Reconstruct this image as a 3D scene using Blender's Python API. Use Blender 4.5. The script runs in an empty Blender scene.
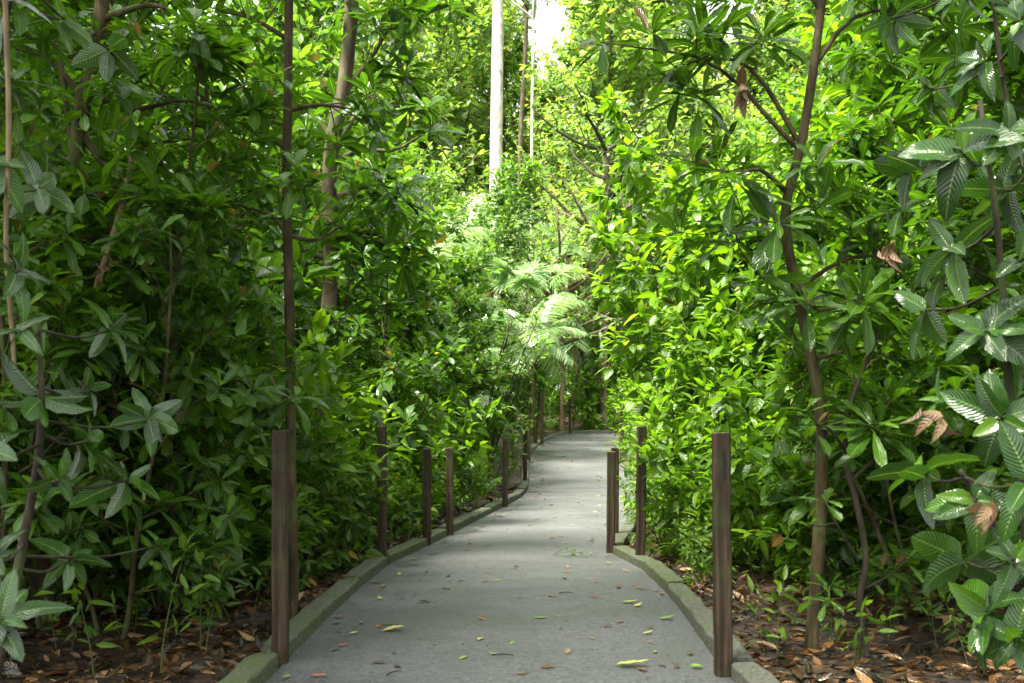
import bpy, math, random
import numpy as np
from mathutils import Vector
S = bpy.context.scene
C = S.collection
R = math.radians
# ------------------------------------------------------------ camera, world, sun
F = 1000.0; CH = 1.3; HY = 420.0
cd = bpy.data.cameras.new('camera'); cam = bpy.data.objects.new('camera', cd); C.objects.link(cam)
cam.location = (0, 0, CH); cam.rotation_euler = (R(90), 0, 0)
cd.sensor_width = 36; cd.lens = 36 * F / 1024; cd.shift_y = (HY - 341.5) / 1024
cd.clip_start = .1; cd.clip_end = 500
cd.dof.use_dof = True; cd.dof.focus_distance = 11; cd.dof.aperture_fstop = 4.5
S.camera = cam
SUN_EL, SUN_AZ = 64, -125
w = bpy.data.worlds.new('World'); S.world = w; w.use_nodes = True
nt = w.node_tree; bg = nt.nodes['Background']
sky = nt.nodes.new('ShaderNodeTexSky'); sky.sky_type = 'NISHITA'; sky.sun_disc = False
sky.sun_elevation = R(SUN_EL); sky.sun_rotation = R(SUN_AZ); sky.dust_density = 4; sky.ozone_density = .6
hs = nt.nodes.new('ShaderNodeHueSaturation'); hs.inputs['Saturation'].default_value = .08
nt.links.new(sky.outputs[0], hs.inputs['Color']); nt.links.new(hs.outputs[0], bg.inputs[0])
bg.inputs[1].default_value = .15
sl = bpy.data.lights.new('sun', 'SUN'); sl.energy = 4.2; sl.angle = R(16); sl.color = (1, .95, .80)
so = bpy.data.objects.new('sun', sl); C.objects.link(so)
sd = Vector((math.sin(R(SUN_AZ)) * math.cos(R(SUN_EL)), math.cos(R(SUN_AZ)) * math.cos(R(SUN_EL)), math.sin(R(SUN_EL))))
so.rotation_euler = sd.to_track_quat('Z', 'Y').to_euler()
S.view_settings.view_transform = 'Standard'; S.view_settings.look = 'None'
S.view_settings.exposure = 2.35; S.view_settings.gamma = 1
S.render.engine = 'CYCLES'
S.cycles.max_bounces = 8; S.cycles.transparent_max_bounces = 8; S.cycles.transmission_bounces = 5; S.cycles.diffuse_bounces = 5

rng = np.random.default_rng(7)

# ------------------------------------------------------------ materials
def mat(name):
    m = bpy.data.materials.new(name); m.use_nodes = True
    n = m.node_tree; n.nodes.clear()
    out = n.nodes.new('ShaderNodeOutputMaterial'); return m, n, out
def nd(n, t, **k):
    x = n.nodes.new(t)
    for a, b in k.items():
        if a[0] == '_': setattr(x, a[1:], b)
        else: x.inputs[int(a[1:]) if a[0] == 'i' and a[1:].isdigit() else a].default_value = b
    return x
def ramp(n, fac, stops):
    r = n.nodes.new('ShaderNodeValToRGB'); e = r.color_ramp.elements
    while len(e) < len(stops): e.new(.5)
    for q, (p, c) in zip(e, stops): q.position = p; q.color = (*c, 1)
    n.links.new(fac, r.inputs[0]); return r.outputs[0]
def mth(n, op, a, b=None, c=None):
    x = n.nodes.new('ShaderNodeMath'); x.operation = op
    for i, v in enumerate((a, b, c)):
        if v is None: continue
        if isinstance(v, (int, float)): x.inputs[i].default_value = v
        else: n.links.new(v, x.inputs[i])
    return x.outputs[0]
def mixc(n, fac, a, b, blend='MIX'):
    x = n.nodes.new('ShaderNodeMix'); x.data_type = 'RGBA'; x.blend_type = blend
    if isinstance(fac, (int, float)): x.inputs[0].default_value = fac
    else: n.links.new(fac, x.inputs[0])
    for i, v in ((6, a), (7, b)):
        if isinstance(v, tuple): x.inputs[i].default_value = (*v, 1)
        else: n.links.new(v, x.inputs[i])
    return x.outputs[2]

def leaf_mat(name, cols, trans=.4, rough=.38, ribs=0, tcol=(1.42, 1.5, .42), odd=None, spec=.5):
    """cols: stops along the per-leaf random value"""
    m, n, out = mat(name); L = n.links
    at = nd(n, 'ShaderNodeAttribute', _attribute_name='rnd').outputs['Fac']
    oi = n.nodes.new('ShaderNodeObjectInfo').outputs['Random']
    v = mth(n, 'MULTIPLY_ADD', oi, .22, mth(n, 'MULTIPLY', at, .85))
    k = len(cols) - 1
    col = ramp(n, v, [(i / k, c) for i, c in enumerate(cols)])
    if odd:   # a few dying leaves
        f = mth(n, 'GREATER_THAN', at, odd[0]); col = mixc(n, f, col, odd[1])
    nz = nd(n, 'ShaderNodeTexNoise', Scale=9.0, Detail=3.0)
    tc = n.nodes.new('ShaderNodeTexCoord'); L.new(tc.outputs['Object'], nz.inputs[0])
    col = mixc(n, mth(n, 'MULTIPLY', nz.outputs[0], .5), col, mixc(n, 1.0, col, (.6, .7, .6), 'MULTIPLY'))
    p = nd(n, 'ShaderNodeBsdfPrincipled', Roughness=rough)
    p.inputs['Specular IOR Level'].default_value = spec
    if ribs:
        uv = nd(n, 'ShaderNodeUVMap', _uv_map='leaf'); sp = n.nodes.new('ShaderNodeSeparateXYZ'); L.new(uv.outputs[0], sp.inputs[0])
        ax = mth(n, 'ABSOLUTE', mth(n, 'SUBTRACT', sp.outputs[0], .5))
        mid = mth(n, 'LESS_THAN', ax, .028)
        ph = mth(n, 'MULTIPLY', mth(n, 'ADD', mth(n, 'SUBTRACT', sp.outputs[1], mth(n, 'MULTIPLY', mth(n, 'POWER', ax, 1.25), .55)), mth(n, 'MULTIPLY', nz.outputs[0], .12)), ribs * 6.283)
        sn = mth(n, 'SINE', ph)
        vein = mth(n, 'GREATER_THAN', sn, .93)
        vn = mth(n, 'MAXIMUM', mid, mth(n, 'MULTIPLY', vein, .25))
        col = mixc(n, mth(n, 'MULTIPLY', vn, .5), col, mixc(n, .7, col, (.30, .42, .12)))
        b = nd(n, 'ShaderNodeBump', Strength=.55, Distance=.004); 
        L.new(mth(n, 'SUBTRACT', mth(n, 'MULTIPLY', sn, -.5), mth(n, 'MULTIPLY', mid, 1.2)), b.inputs['Height']); L.new(b.outputs[0], p.inputs['Normal'])
    rr = mth(n, 'MULTIPLY_ADD', nz.outputs[0], .26, rough - .23); L.new(rr, p.inputs['Roughness'])
    L.new(col, p.inputs['Base Color'])
    t = n.nodes.new('ShaderNodeBsdfTranslucent'); L.new(mixc(n, 1.0, col, tcol, 'MULTIPLY'), t.inputs[0])
    mx = n.nodes.new('ShaderNodeMixShader'); mx.inputs[0].default_value = trans
    L.new(p.outputs[0], mx.inputs[1]); L.new(t.outputs[0], mx.inputs[2]); L.new(mx.outputs[0], out.inputs[0])
    return m

def bark_mat(name, c1, c2, c3, scale=12, moss=.0, stretch=.25, rough=.85, bump=.6):
    m, n, out = mat(name); L = n.links
    tc = n.nodes.new('ShaderNodeTexCoord'); mp = n.nodes.new('ShaderNodeMapping'); mp.inputs['Scale'].default_value = (1, 1, stretch)
    L.new(tc.outputs['Object'], mp.inputs[0])
    a = nd(n, 'ShaderNodeTexNoise', Scale=float(scale), Detail=6.0, Roughness=.65); L.new(mp.outputs[0], a.inputs[0])
    b = nd(n, 'ShaderNodeTexNoise', Scale=scale * .22, Detail=4.0); L.new(tc.outputs['Object'], b.inputs[0])
    col = ramp(n, a.outputs[0], [(.3, c1), (.5, c2), (.68, c3)])
    if moss: col = mixc(n, ramp(n, b.outputs[0], [(.5, (0, 0, 0)), (.62, (moss,) * 3)]), col, (.055, .085, .02))
    p = nd(n, 'ShaderNodeBsdfPrincipled', Roughness=rough); p.inputs['Specular IOR Level'].default_value = .25; L.new(col, p.inputs['Base Color'])
    bm = nd(n, 'ShaderNodeBump', Strength=bump, Distance=.02); L.new(a.outputs[0], bm.inputs['Height']); L.new(bm.outputs[0], p.inputs['Normal'])
    L.new(p.outputs[0], out.inputs[0]); return m

M = {}
M['dark'] = leaf_mat('glossy_dark_leaf', [(.022, .060, .006), (.038, .10, .008), (.062, .15, .010), (.13, .26, .014)], .42, .28, ribs=11, odd=(.988, (.16, .09, .03)), spec=.42)
M['big'] = leaf_mat('ribbed_big_leaf', [(.010, .032, .006), (.018, .055, .008), (.03, .09, .010), (.09, .20, .014)], .28, .30, ribs=13, spec=.6)
M['mid'] = leaf_mat('mid_green_leaf', [(.032, .08, .008), (.055, .13, .010), (.09, .18, .012), (.15, .26, .018)], .42, .36, ribs=8, odd=(.985, (.3, .2, .03)))
M['lime'] = leaf_mat('lime_leaf', [(.045, .112, .007), (.082, .18, .009), (.125, .245, .012), (.19, .335, .016)], .5, .40, ribs=5, odd=(.98, (.35, .3, .03)))
M['fine'] = leaf_mat('fine_leaf', [(.04, .09, .014), (.065, .15, .018), (.105, .215, .026), (.18, .31, .045)], .45, .38, odd=(.97, (.34, .24, .06)))
M['pale'] = leaf_mat('sheen_toned_palm_leaf', [(.09, .18, .05), (.18, .29, .11), (.36, .44, .24)], .4, .30, spec=.7, tcol=(1.1, 1.2, .8))  # sheen of overhead light on the fronds is put into these lighter colours
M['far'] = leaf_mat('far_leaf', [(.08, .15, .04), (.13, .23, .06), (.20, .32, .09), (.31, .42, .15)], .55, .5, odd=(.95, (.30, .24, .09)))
M['litter'] = leaf_mat('litter_leaf', [(.006, .003, .002), (.014, .006, .003), (.05, .018, .007), (.12, .042, .014), (.34, .19, .08)], .08, .28, tcol=(1.2, 1, .7), ribs=6)
M['dead'] = leaf_mat('dead_leaf', [(.08, .035, .014), (.16, .085, .04), (.28, .18, .10)], .1, .6, tcol=(1.2, 1, .7), ribs=6)
M['yellow'] = leaf_mat('yellow_leaf', [(.26, .34, .06), (.42, .45, .10), (.48, .40, .14)], .08, .45, tcol=(1.2, 1, .5), ribs=6)
M['green'] = leaf_mat('fresh_fallen_leaf', [(.10, .22, .03), (.22, .38, .06)], .08, .4, ribs=6)
M['red'] = leaf_mat('red_fallen_leaf', [(.14, .03, .015), (.3, .1, .04)], .08, .4, tcol=(1.2, 1, .5), ribs=6)
M['bark'] = bark_mat('brown_bark', (.014, .010, .004), (.040, .029, .012), (.10, .078, .038), 14, .6)
M['bark2'] = bark_mat('pale_bark', (.035, .025, .014), (.10, .078, .048), (.21, .17, .115), 10, .6)
M['darkbark'] = bark_mat('dark_bark', (.009, .008, .005), (.024, .019, .011), (.055, .044, .027), 16, .5)
M['white'] = bark_mat('white_bark', (.16, .12, .08), (.50, .46, .39), (.68, .65, .58), 4, .12, .4, bump=.2)
M['vine'] = bark_mat('tan_vine_bark', (.06, .042, .02), (.13, .095, .05), (.21, .16, .09), 18)
M['twig'] = bark_mat('green_twig', (.03, .045, .012), (.05, .07, .02), (.08, .08, .03), 18)
M['post'] = bark_mat('weathered_post_wood', (.005, .0035, .0015), (.023, .0145, .007), (.075, .050, .028), 20, .2, .06, .75, .5)
M['endgrain'] = bark_mat('grey_end_grain', (.07, .055, .04), (.14, .12, .09), (.2, .18, .14), 40)
M['posth'] = bark_mat('drilled_hole_dark', (.004, .003, .003), (.008, .006, .005), (.012, .01, .008), 20)
M['iron'] = bark_mat('rusty_iron', (.02, .02, .02), (.04, .035, .03), (.07, .05, .04), 40, rough=.5)

def kerb_mat():
    m, n, out = mat('mossy_kerb'); L = n.links
    tc = n.nodes.new('ShaderNodeTexCoord')
    ge = n.nodes.new('ShaderNodeNewGeometry')
    a = nd(n, 'ShaderNodeTexNoise', Scale=45.0, Detail=6.0); L.new(ge.outputs['Position'], a.inputs[0])
    b = nd(n, 'ShaderNodeTexNoise', Scale=3.2, Detail=6.0, Roughness=.7); L.new(ge.outputs['Position'], b.inputs[0])
    oi = n.nodes.new('ShaderNodeObjectInfo').outputs['Random']
    col = ramp(n, a.outputs[0], [(.3, (.03, .031, .024)), (.55, (.068, .07, .052)), (.7, (.125, .125, .095))])
    ms = ramp(n, mth(n, 'MULTIPLY_ADD', oi, .12, b.outputs[0]), [(.48, (0, 0, 0)), (.66, (.85,) * 3)])
    col = mixc(n, ms, col, ramp(n, a.outputs[0], [(.3, (.022, .036, .008)), (.7, (.07, .10, .018))]))
    p = nd(n, 'ShaderNodeBsdfPrincipled', Roughness=.75); L.new(col, p.inputs['Base Color'])
    bm = nd(n, 'ShaderNodeBump', Strength=.7, Distance=.01); L.new(a.outputs[0], bm.inputs['Height']); L.new(bm.outputs[0], p.inputs['Normal'])
    L.new(p.outputs[0], out.inputs[0]); return m
M['kerb'] = kerb_mat()

def path_mat():
    m, n, out = mat('damp_concrete'); L = n.links
    ge = n.nodes.new('ShaderNodeNewGeometry'); P = ge.outputs['Position']
    mp = n.nodes.new('ShaderNodeMapping'); mp.inputs['Scale'].default_value = (.55, 1.0, 1); L.new(P, mp.inputs[0])
    big = nd(n, 'ShaderNodeTexNoise', Scale=1.3, Detail=6.0, Roughness=.6); L.new(mp.outputs[0], big.inputs[0])
    mp2 = n.nodes.new('ShaderNodeMapping'); mp2.inputs['Scale'].default_value = (2.5, 9, 1); L.new(P, mp2.inputs[0])
    br = nd(n, 'ShaderNodeTexNoise', Scale=9.0, Detail=4.0, Roughness=.7); L.new(mp2.outputs[0], br.inputs[0])
    gr = nd(n, 'ShaderNodeTexNoise', Scale=48.0, Detail=6.0, Roughness=.85); L.new(P, gr.inputs[0])
    sp = nd(n, 'ShaderNodeTexNoise', Scale=38.0, Detail=4.0); L.new(P, sp.inputs[0])
    c = ramp(n, big.outputs[0], [(.3, (.046, .046, .047)), (.5, (.066, .067, .068)), (.66, (.084, .085, .087))])
    c = mixc(n, .4, c, ramp(n, br.outputs[0], [(.35, (.04, .041, .043)), (.65, (.125, .128, .134))]))
    c = mixc(n, .9, c, mixc(n, 1.0, c, ramp(n, gr.outputs[0], [(.38, (.3, .3, .3)), (.62, (1.8, 1.8, 1.8))]), 'MULTIPLY'))
    c = mixc(n, ramp(n, sp.outputs[0], [(.60, (0, 0, 0)), (.85, (.5,) * 3)]), c, (.028, .029, .028))
    p = nd(n, 'ShaderNodeBsdfPrincipled'); L.new(c, p.inputs['Base Color'])
    rr = ramp(n, big.outputs[0], [(.35, (.40,) * 3), (.55, (.5,) * 3), (.7, (.6,) * 3)]); L.new(rr, p.inputs['Roughness'])
    hh = mth(n, 'ADD', mth(n, 'MULTIPLY', gr.outputs[0], .5), mth(n, 'MULTIPLY', br.outputs[0], .8))
    bm = nd(n, 'ShaderNodeBump', Strength=.45, Distance=.006); L.new(hh, bm.inputs['Height']); L.new(bm.outputs[0], p.inputs['Normal'])
    L.new(p.outputs[0], out.inputs[0]); return m
M['path'] = path_mat()

def ground_mat():
    m, n, out = mat('forest_soil'); L = n.links
    ge = n.nodes.new('ShaderNodeNewGeometry'); P = ge.outputs['Position']
    v = nd(n, 'ShaderNodeTexVoronoi', Scale=16.0); L.new(P, v.inputs[0])
    a = nd(n, 'ShaderNodeTexNoise', Scale=6.0, Detail=8.0, Roughness=.7); L.new(P, a.inputs[0])
    sx = n.nodes.new('ShaderNodeSeparateColor'); L.new(v.outputs['Color'], sx.inputs[0])
    c = ramp(n, sx.outputs[0], [(.1, (.008, .005, .003)), (.5, (.02, .011, .006)), (.8, (.045, .022, .01)), (1, (.09, .05, .022))])
    c = mixc(n, ramp(n, a.outputs[0], [(.5, (0, 0, 0)), (.65, (.7,) * 3)]), c, (.02, .014, .009))
    p = nd(n, 'ShaderNodeBsdfPrincipled', Roughness=.6); L.new(c, p.inputs['Base Color'])
    bm = nd(n, 'ShaderNodeBump', Strength=.8, Distance=.03); L.new(v.outputs['Distance'], bm.inputs['Height']); L.new(bm.outputs[0], p.inputs['Normal'])
    L.new(p.outputs[0], out.inputs[0]); return m
M['ground'] = ground_mat()

# ------------------------------------------------------------ helpers
def px(x, y, Y): return np.array([(x - 512) * Y / F, Y, CH - (y - HY) * Y / F])
ZY = np.array([-20, 18.5, 20.5, 22, 24, 26, 28, 32, 36, 45, 80, 200.]); ZZ = np.array([0, 0, .035, .15, .36, .53, .66, .77, .83, .95, 3.2, 6])
_yy = np.linspace(-20, 200, 2201); _zz = np.convolve(np.pad(np.interp(_yy, ZY, ZZ), 5, mode='edge'), np.ones(11) / 11, 'valid')
def zp(Y): return np.interp(Y, _yy, _zz)
LEFT = np.array([(-1.2, -3), (-1.22, 2), (-1.22, 4.2), (-1.22, 5.5), (-1.21, 6.7), (-1.17, 8.1), (-1.1, 9.1), (-.86, 10.4), (-.67, 11.6), (-.4, 13.3), (-.15, 14.9), (-.02, 15.6), (.18, 17), (.3, 18.8), (.34, 20.5), (.38, 22.5), (.42, 24.5), (.7, 27), (1.14, 30), (1.55, 33), (2.0, 36), (3.5, 36.1), (6, 36.2), (12, 36)])
RIGHT = np.array([(1.1, -3), (1.1, 2), (1.1, 4), (1.1, 5.3), (1.15, 6.7), (1.17, 8.2), (1.11, 8.95), (.95, 9.9), (1.18, 11.1), (1.5, 12.8), (1.78, 14.4), (2.05, 16.3), (2.3, 18.5), (2.45, 20.5), (2.55, 22.5), (2.65, 24), (2.8, 26), (3.05, 28.5), (3.3, 31), (3.8, 32.8), (4.6, 33.6), (6, 33.8), (12, 33.6)])
def xl(Y): return float(np.interp(Y, LEFT[:21, 1], LEFT[:21, 0]))
def xr(Y): return float(np.interp(Y, RIGHT[:20, 1], RIGHT[:20, 0]))
def gz(X, Y):
    X = np.asarray(X, float); Y = np.asarray(Y, float)
    l = np.interp(Y, LEFT[:21, 1], LEFT[:21, 0]); r = np.interp(Y, RIGHT[:20, 1], RIGHT[:20, 0])
    d = np.maximum(l - X, X - r); d = np.where(Y > 36.5, np.maximum(Y - 36.5, 0), np.where((Y > 33) & (X > 2), 0, d)); d = np.clip(d, 0, None)
    s = np.clip(d / .8, 0, 1)
    nz = .045 * np.sin(X * 2.1 + Y * 1.3) * np.sin(Y * 1.7 - X) + .03 * np.sin(X * 5.3 + 1) * np.cos(Y * 4.1)
    return zp(Y) - .035 + s * (.035 + nz + .02 * np.clip(d, 0, 6))
def link(name, me, m, parent=None):
    o = bpy.data.objects.new(name, me); C.objects.link(o)
    if m is not None and not me.materials: me.materials.append(m)
    if parent: o.parent = parent
    return o
def mesh(name, V, Fc, smooth=True):
    me = bpy.data.meshes.new(name); me.from_pydata([tuple(map(float, v)) for v in V], [], [tuple(map(int, f)) for f in Fc])
    if smooth: me.polygons.foreach_set('use_smooth', [True] * len(me.polygons))
    me.update(); return me
def tag(o, label, cat, group=None):
    o['label'] = label; o['category'] = cat
    if group: o['group'] = group
    return o
def empty(name, loc, label, cat, group=None, rz=0, sc=1):
    o = bpy.data.objects.new(name, None); C.objects.link(o); o.location = tuple(map(float, loc)); o.rotation_euler = (0, 0, rz); o.scale = (sc,) * 3
    o.empty_display_size = .1
    return tag(o, label, cat, group)
ORD = 'zeroth first second third fourth fifth sixth seventh eighth ninth tenth eleventh twelfth thirteenth fourteenth fifteenth sixteenth seventeenth eighteenth nineteenth'.split()
TEN = {2: 'twenty', 3: 'thirty', 4: 'forty', 5: 'fifty', 6: 'sixty', 7: 'seventy', 8: 'eighty', 9: 'ninety'}
TTH = {2: 'twentieth', 3: 'thirtieth', 4: 'fortieth', 5: 'fiftieth', 6: 'sixtieth', 7: 'seventieth', 8: 'eightieth', 9: 'ninetieth'}
def ordw(i):
    if i < 20: return ORD[i]
    if i >= 100: return 'hundred and ' + ordw(i - 100) if i > 100 else 'hundredth'
    return TTH[i // 10] if i % 10 == 0 else TEN[i // 10] + ' ' + ORD[i % 10]
def unit(v): v = np.asarray(v, float); return v / (np.linalg.norm(v, axis=-1, keepdims=True) + 1e-9)

# leaf templates -------------------------------------------------------------
def tmpl(shape, ny, nx):
    if shape == 'obovate': wf = lambda y: (y ** 1.25) * ((1 - y) ** .5) * 2.05 + .012
    elif shape == 'ovate': wf = lambda y: (y ** .55) * ((1 - y) ** .95) * 1.85 + .01
    elif shape == 'lance': wf = lambda y: np.sin(np.pi * y ** .9) ** .9 + .01
    else: wf = lambda y: (np.sin(np.pi * np.clip(y, 0, 1) ** .8) ** .45) * (1 - .25 * y) + .01
    t = np.linspace(0, 1, ny + 1); y = t ** .9; wv = wf(y); wv[0] = .03; wv[-1] = .02
    x = np.linspace(-.5, .5, nx + 1)
    X = (wv[:, None] * x[None]).ravel(); Y = np.repeat(y, nx + 1); U = np.tile(x + .5, ny + 1)
    q = []
    for j in range(ny):
        for i in range(nx):
            a = j * (nx + 1) + i; q.append((a, a + 1, a + nx + 2, a + nx + 1))
    return X, Y, U, np.array(q)
T = {}
for sh in ('obovate', 'ovate', 'lance', 'oblong'):
    T[sh, 3] = tmpl(sh, 8, 4); T[sh, 2] = tmpl(sh, 5, 2); T[sh, 1] = tmpl(sh, 3, 2); T[sh, 0] = tmpl(sh, 2, 2)

class Leaves:
    def __init__(s): s.P = []; s.D = []; s.N = []; s.L = []; s.W = []; s.B = []; s.K = []; s.R = []
    def add(s, p, d, n, L, W, bend=.2, fold=.25, r=None):
        s.P.append(p); s.D.append(d); s.N.append(n); s.L.append(L); s.W.append(W); s.B.append(bend); s.K.append(fold); s.R.append(rng.random() if r is None else r)
    def mesh(s, name, t):
        X, Y, U, q = t
        P, D, N = (np.array(a, float) for a in (s.P, s.D, s.N)); L, W, B, K = (np.array(a, float)[:, None] for a in (s.L, s.W, s.B, s.K))
        D = unit(D); Sd = unit(np.cross(D, N)); N = np.cross(Sd, D)
        n, k = len(P), len(X)
        up = K * np.abs(X)[None] * W + L * (-B * (Y ** 2)[None] + .012 * np.sin(Y * 19 + np.array(s.R)[:, None] * 30)[:] * (np.abs(X) * 4)[None])
        V = P[:, None] + Sd[:, None] * (X[None] * W)[..., None] + D[:, None] * ((Y - .0)[None] * L * (1 - .25 * B))[..., None] + N[:, None] * up[..., None]
        V = V.reshape(-1, 3); Q = (q[None] + (np.arange(n) * k)[:, None, None]).reshape(-1, 4)
        me = bpy.data.meshes.new(name); nf = len(Q)
        me.vertices.add(len(V)); me.vertices.foreach_set('co', V.astype(np.float32).ravel())
        me.loops.add(nf * 4); me.loops.foreach_set('vertex_index', Q.astype(np.int32).ravel())
        me.polygons.add(nf); me.polygons.foreach_set('loop_start', np.arange(nf, dtype=np.int32) * 4); me.polygons.foreach_set('loop_total', np.full(nf, 4, np.int32))
        me.polygons.foreach_set('use_smooth', np.ones(nf, bool))
        a = me.attributes.new('rnd', 'FLOAT', 'POINT'); a.data.foreach_set('value', np.repeat(np.array(s.R), k).astype(np.float32))
        uv = me.uv_layers.new(name='leaf')
        uvv = np.stack([np.tile(U, n), np.tile(Y, n)], 1)[Q.ravel()]
        uv.data.foreach_set('uv', uvv.astype(np.float32).ravel())
        me.update(calc_edges=True); return me

class Wood:
    def __init__(s): s.V = []; s.F = []; s.n = 0
    def tube(s, pts, radii, k=7, cap=True):
        pts = np.array(pts, float); m = len(pts)
        t = unit(np.gradient(pts, axis=0)); ref = np.array([1., 0, 0]) if abs(t[0][0]) < .8 else np.array([0, 1., 0])
        a = np.arange(k) * 2 * np.pi / k
        for i in range(m):
            u = unit(ref - t[i] * np.dot(ref, t[i])); v = np.cross(t[i], u); ref = u
            s.V.append(pts[i] + radii[i] * (np.cos(a)[:, None] * u + np.sin(a)[:, None] * v))
        for i in range(m - 1):
            for j in range(k):
                b = s.n + i * k; s.F.append((b + j, b + (j + 1) % k, b + k + (j + 1) % k, b + k + j))
        s.F.append(tuple(s.n + (m - 1) * k + j for j in range(k)))
        s.n += m * k
    def mesh(s, name): return mesh(name, np.concatenate(s.V), s.F)
def spline(pts, n):
    pts = np.array(pts, float); m = len(pts)
    if m < 3: return np.array([pts[0] + (pts[-1] - pts[0]) * t for t in np.linspace(0, 1, n)])
    out = []; e = np.vstack([2 * pts[0] - pts[1], pts, 2 * pts[-1] - pts[-2]])
    for t in np.linspace(0, m - 1 - 1e-6, n):
        i = int(t); f = t - i; a, b, c, d = e[i:i + 4]
        out.append(.5 * (2 * b + (c - a) * f + (2 * a - 5 * b + 4 * c - d) * f * f + (3 * b - a - 3 * c + d) * f ** 3))
    return np.array(out)

UP = np.array([0, 0, 1.])
def rosette(lv, p, ax, n, L, asp=.4, spread=(35, 100), droop=.22):
    ax = unit(ax); u = unit(np.cross(ax, UP + .01)); v = np.cross(ax, u); a0 = rng.random() * 6.28
    for i in range(n):
        f = (i + .5) / n; az = a0 + i * 2.399 + rng.normal() * .3; el = R(spread[0] + (spread[1] - spread[0]) * f + rng.normal() * 16)
        if rng.random() < .12: continue
        rad = math.cos(az) * u + math.sin(az) * v
        d = math.cos(el) * ax + math.sin(el) * rad + np.array([0, 0, -.12 * f])
        nrm = math.cos(el) * -rad + math.sin(el) * ax + .35 * UP + rng.normal(0, .12, 3)
        l = L * (.55 + .45 * min(1, f * 2.2)) * rng.uniform(.8, 1.15)
        lv.add(p + rad * .008 - ax * L * .35 * f * rng.random(), d + rng.normal(0, .1, 3), nrm, l, l * asp * rng.uniform(.85, 1.15), droop * rng.uniform(.3, 1.6), rng.uniform(.1, .35), r=min(1, max(0, rng.random() * .75 + (.3 if f < .2 else 0))))
def along(lv, pts, step, L, asp, tipn=True, droop=.25, flat=.6, start=.1, hang=.15):
    pts = np.array(pts); seg = np.linalg.norm(np.diff(pts, axis=0), axis=1); cum = np.r_[0, np.cumsum(seg)]; tot = cum[-1]
    s = tot * start; side = 1
    while s < tot:
        i = min(len(seg) - 1, np.searchsorted(cum, s) - 1 if s > 0 else 0); i = max(0, i)
        p = pts[i] + (pts[i + 1] - pts[i]) * (s - cum[i]) / max(seg[i], 1e-6); t = unit(pts[i + 1] - pts[i])
        sd = unit(np.cross(t, UP) + rng.normal(0, .35, 3)) * side
        d = t * rng.uniform(.25, .7) + sd * rng.uniform(.6, 1) + UP * rng.uniform(-.45, .1) - UP * hang
        nrm = UP * flat + rng.normal(0, .35, 3) + sd * .1
        l = L * rng.uniform(.65, 1.15)
        lv.add(p + unit(d) * .015, d, nrm, l, l * asp * rng.uniform(.85, 1.15), droop * rng.uniform(.2, 1.5), rng.uniform(.05, .3), r=min(1., rng.random() * .85 + .2 * (s / tot) ** 3))
        s += step * rng.uniform(.6, 1.4); side = -side
    if tipn: lv.add(pts[-1], unit(pts[-1] - pts[-2]) - UP * .2, UP + rng.normal(0, .2, 3), L * .8, L * .8 * asp, droop, .2, r=.9)

def branchpts(p, d, L, n=5, up=.25, jit=.12):
    pts = [np.array(p, float)]; d = unit(d)
    for i in range(n - 1):
        d = unit(d + UP * up / n * 1.5 + rng.normal(0, jit, 3)); pts.append(pts[-1] + d * L / (n - 1))
    return np.array(pts)

def grow(H, stems=1, rad=1.0, start=.2, nb=14, nsub=3, r0=.03, mode='rosette', L=.16, asp=.4, nl=9, lod=2, shape='obovate', step=.05, droop=.25, lean=.08, crownpow=.6, kk=6, up=.35, hang=.15):
    wd, lv = Wood(), Leaves()
    for s in range(stems):
        az = rng.random() * 6.28; b = np.array([math.cos(az), math.sin(az), 0]) * (.06 * (stems > 1) * H / 2)
        ln = lean * (1 if stems == 1 else 2.2)
        Hs = H * (1 if s == 0 else rng.uniform(.6, .95))
        st = branchpts(b - UP * .1, UP + np.array([math.cos(az), math.sin(az), 0]) * ln * 2, Hs + .1, 9, .2, .07)
        st = spline(st, 17); rr = r0 * np.linspace(1, .25, 17) * (Hs / H) ** .5; rr[0] *= 1.25
        wd.tube(st, rr, kk + 1)
        n = max(3, int(nb * (Hs / H))); a = rng.random() * 6
        for i in range(n):
            f = start + (1 - start) * (i + rng.random() * .8) / n; f = min(f, .99)
            j = f * 16; i0 = int(j); p = st[i0] + (st[min(16, i0 + 1)] - st[i0]) * (j - i0); a += 2.4 + rng.normal() * .3
            g = (f - start) / (1 - start)
            bl = rad * (math.sin(math.pi * min(1, .18 + .82 * g) ** 1.0) ** crownpow * .85 + .2) * rng.uniform(.65, 1.15)
            el = .15 + .75 * g
            d = np.array([math.cos(a), math.sin(a), el])
            bp = branchpts(p, d, bl, 6, up); br = rr[i0] * .5
            wd.tube(bp, np.linspace(br, br * .3, 6), kk - 2)
            ends = [bp]
            for k in range(nsub):
                q = rng.uniform(.3, .9); jj = q * 5; k0 = int(jj); sp = bp[k0] + (bp[k0 + 1] - bp[k0]) * (jj - k0)
                d2 = unit(bp[k0 + 1] - bp[k0]) * .6 + unit(rng.normal(0, 1, 3)) * .8 + UP * .15
                sb = branchpts(sp, d2, bl * rng.uniform(.25, .5), 4, up); wd.tube(sb, np.linspace(br * .5, br * .2, 4), 4); ends.append(sb)
            for e in ends:
                if mode == 'rosette':
                    rosette(lv, e[-1], e[-1] - e[-2] + UP * .2, nl + int(rng.integers(-2, 3)), L, asp, droop=droop)
                    if rng.random() < .5: rosette(lv, e[-2], e[-1] - e[-2], nl // 2, L * .9, asp, (60, 110), droop)
                else: along(lv, e, step, L, asp, droop=droop, hang=hang)
        if mode == 'rosette': rosette(lv, st[-1], UP, nl + 2, L, asp, droop=droop)
        else: along(lv, st[10:], step, L, asp, hang=hang)
    return wd.mesh('wood'), lv.mesh('leaves', T[shape, lod])

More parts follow.
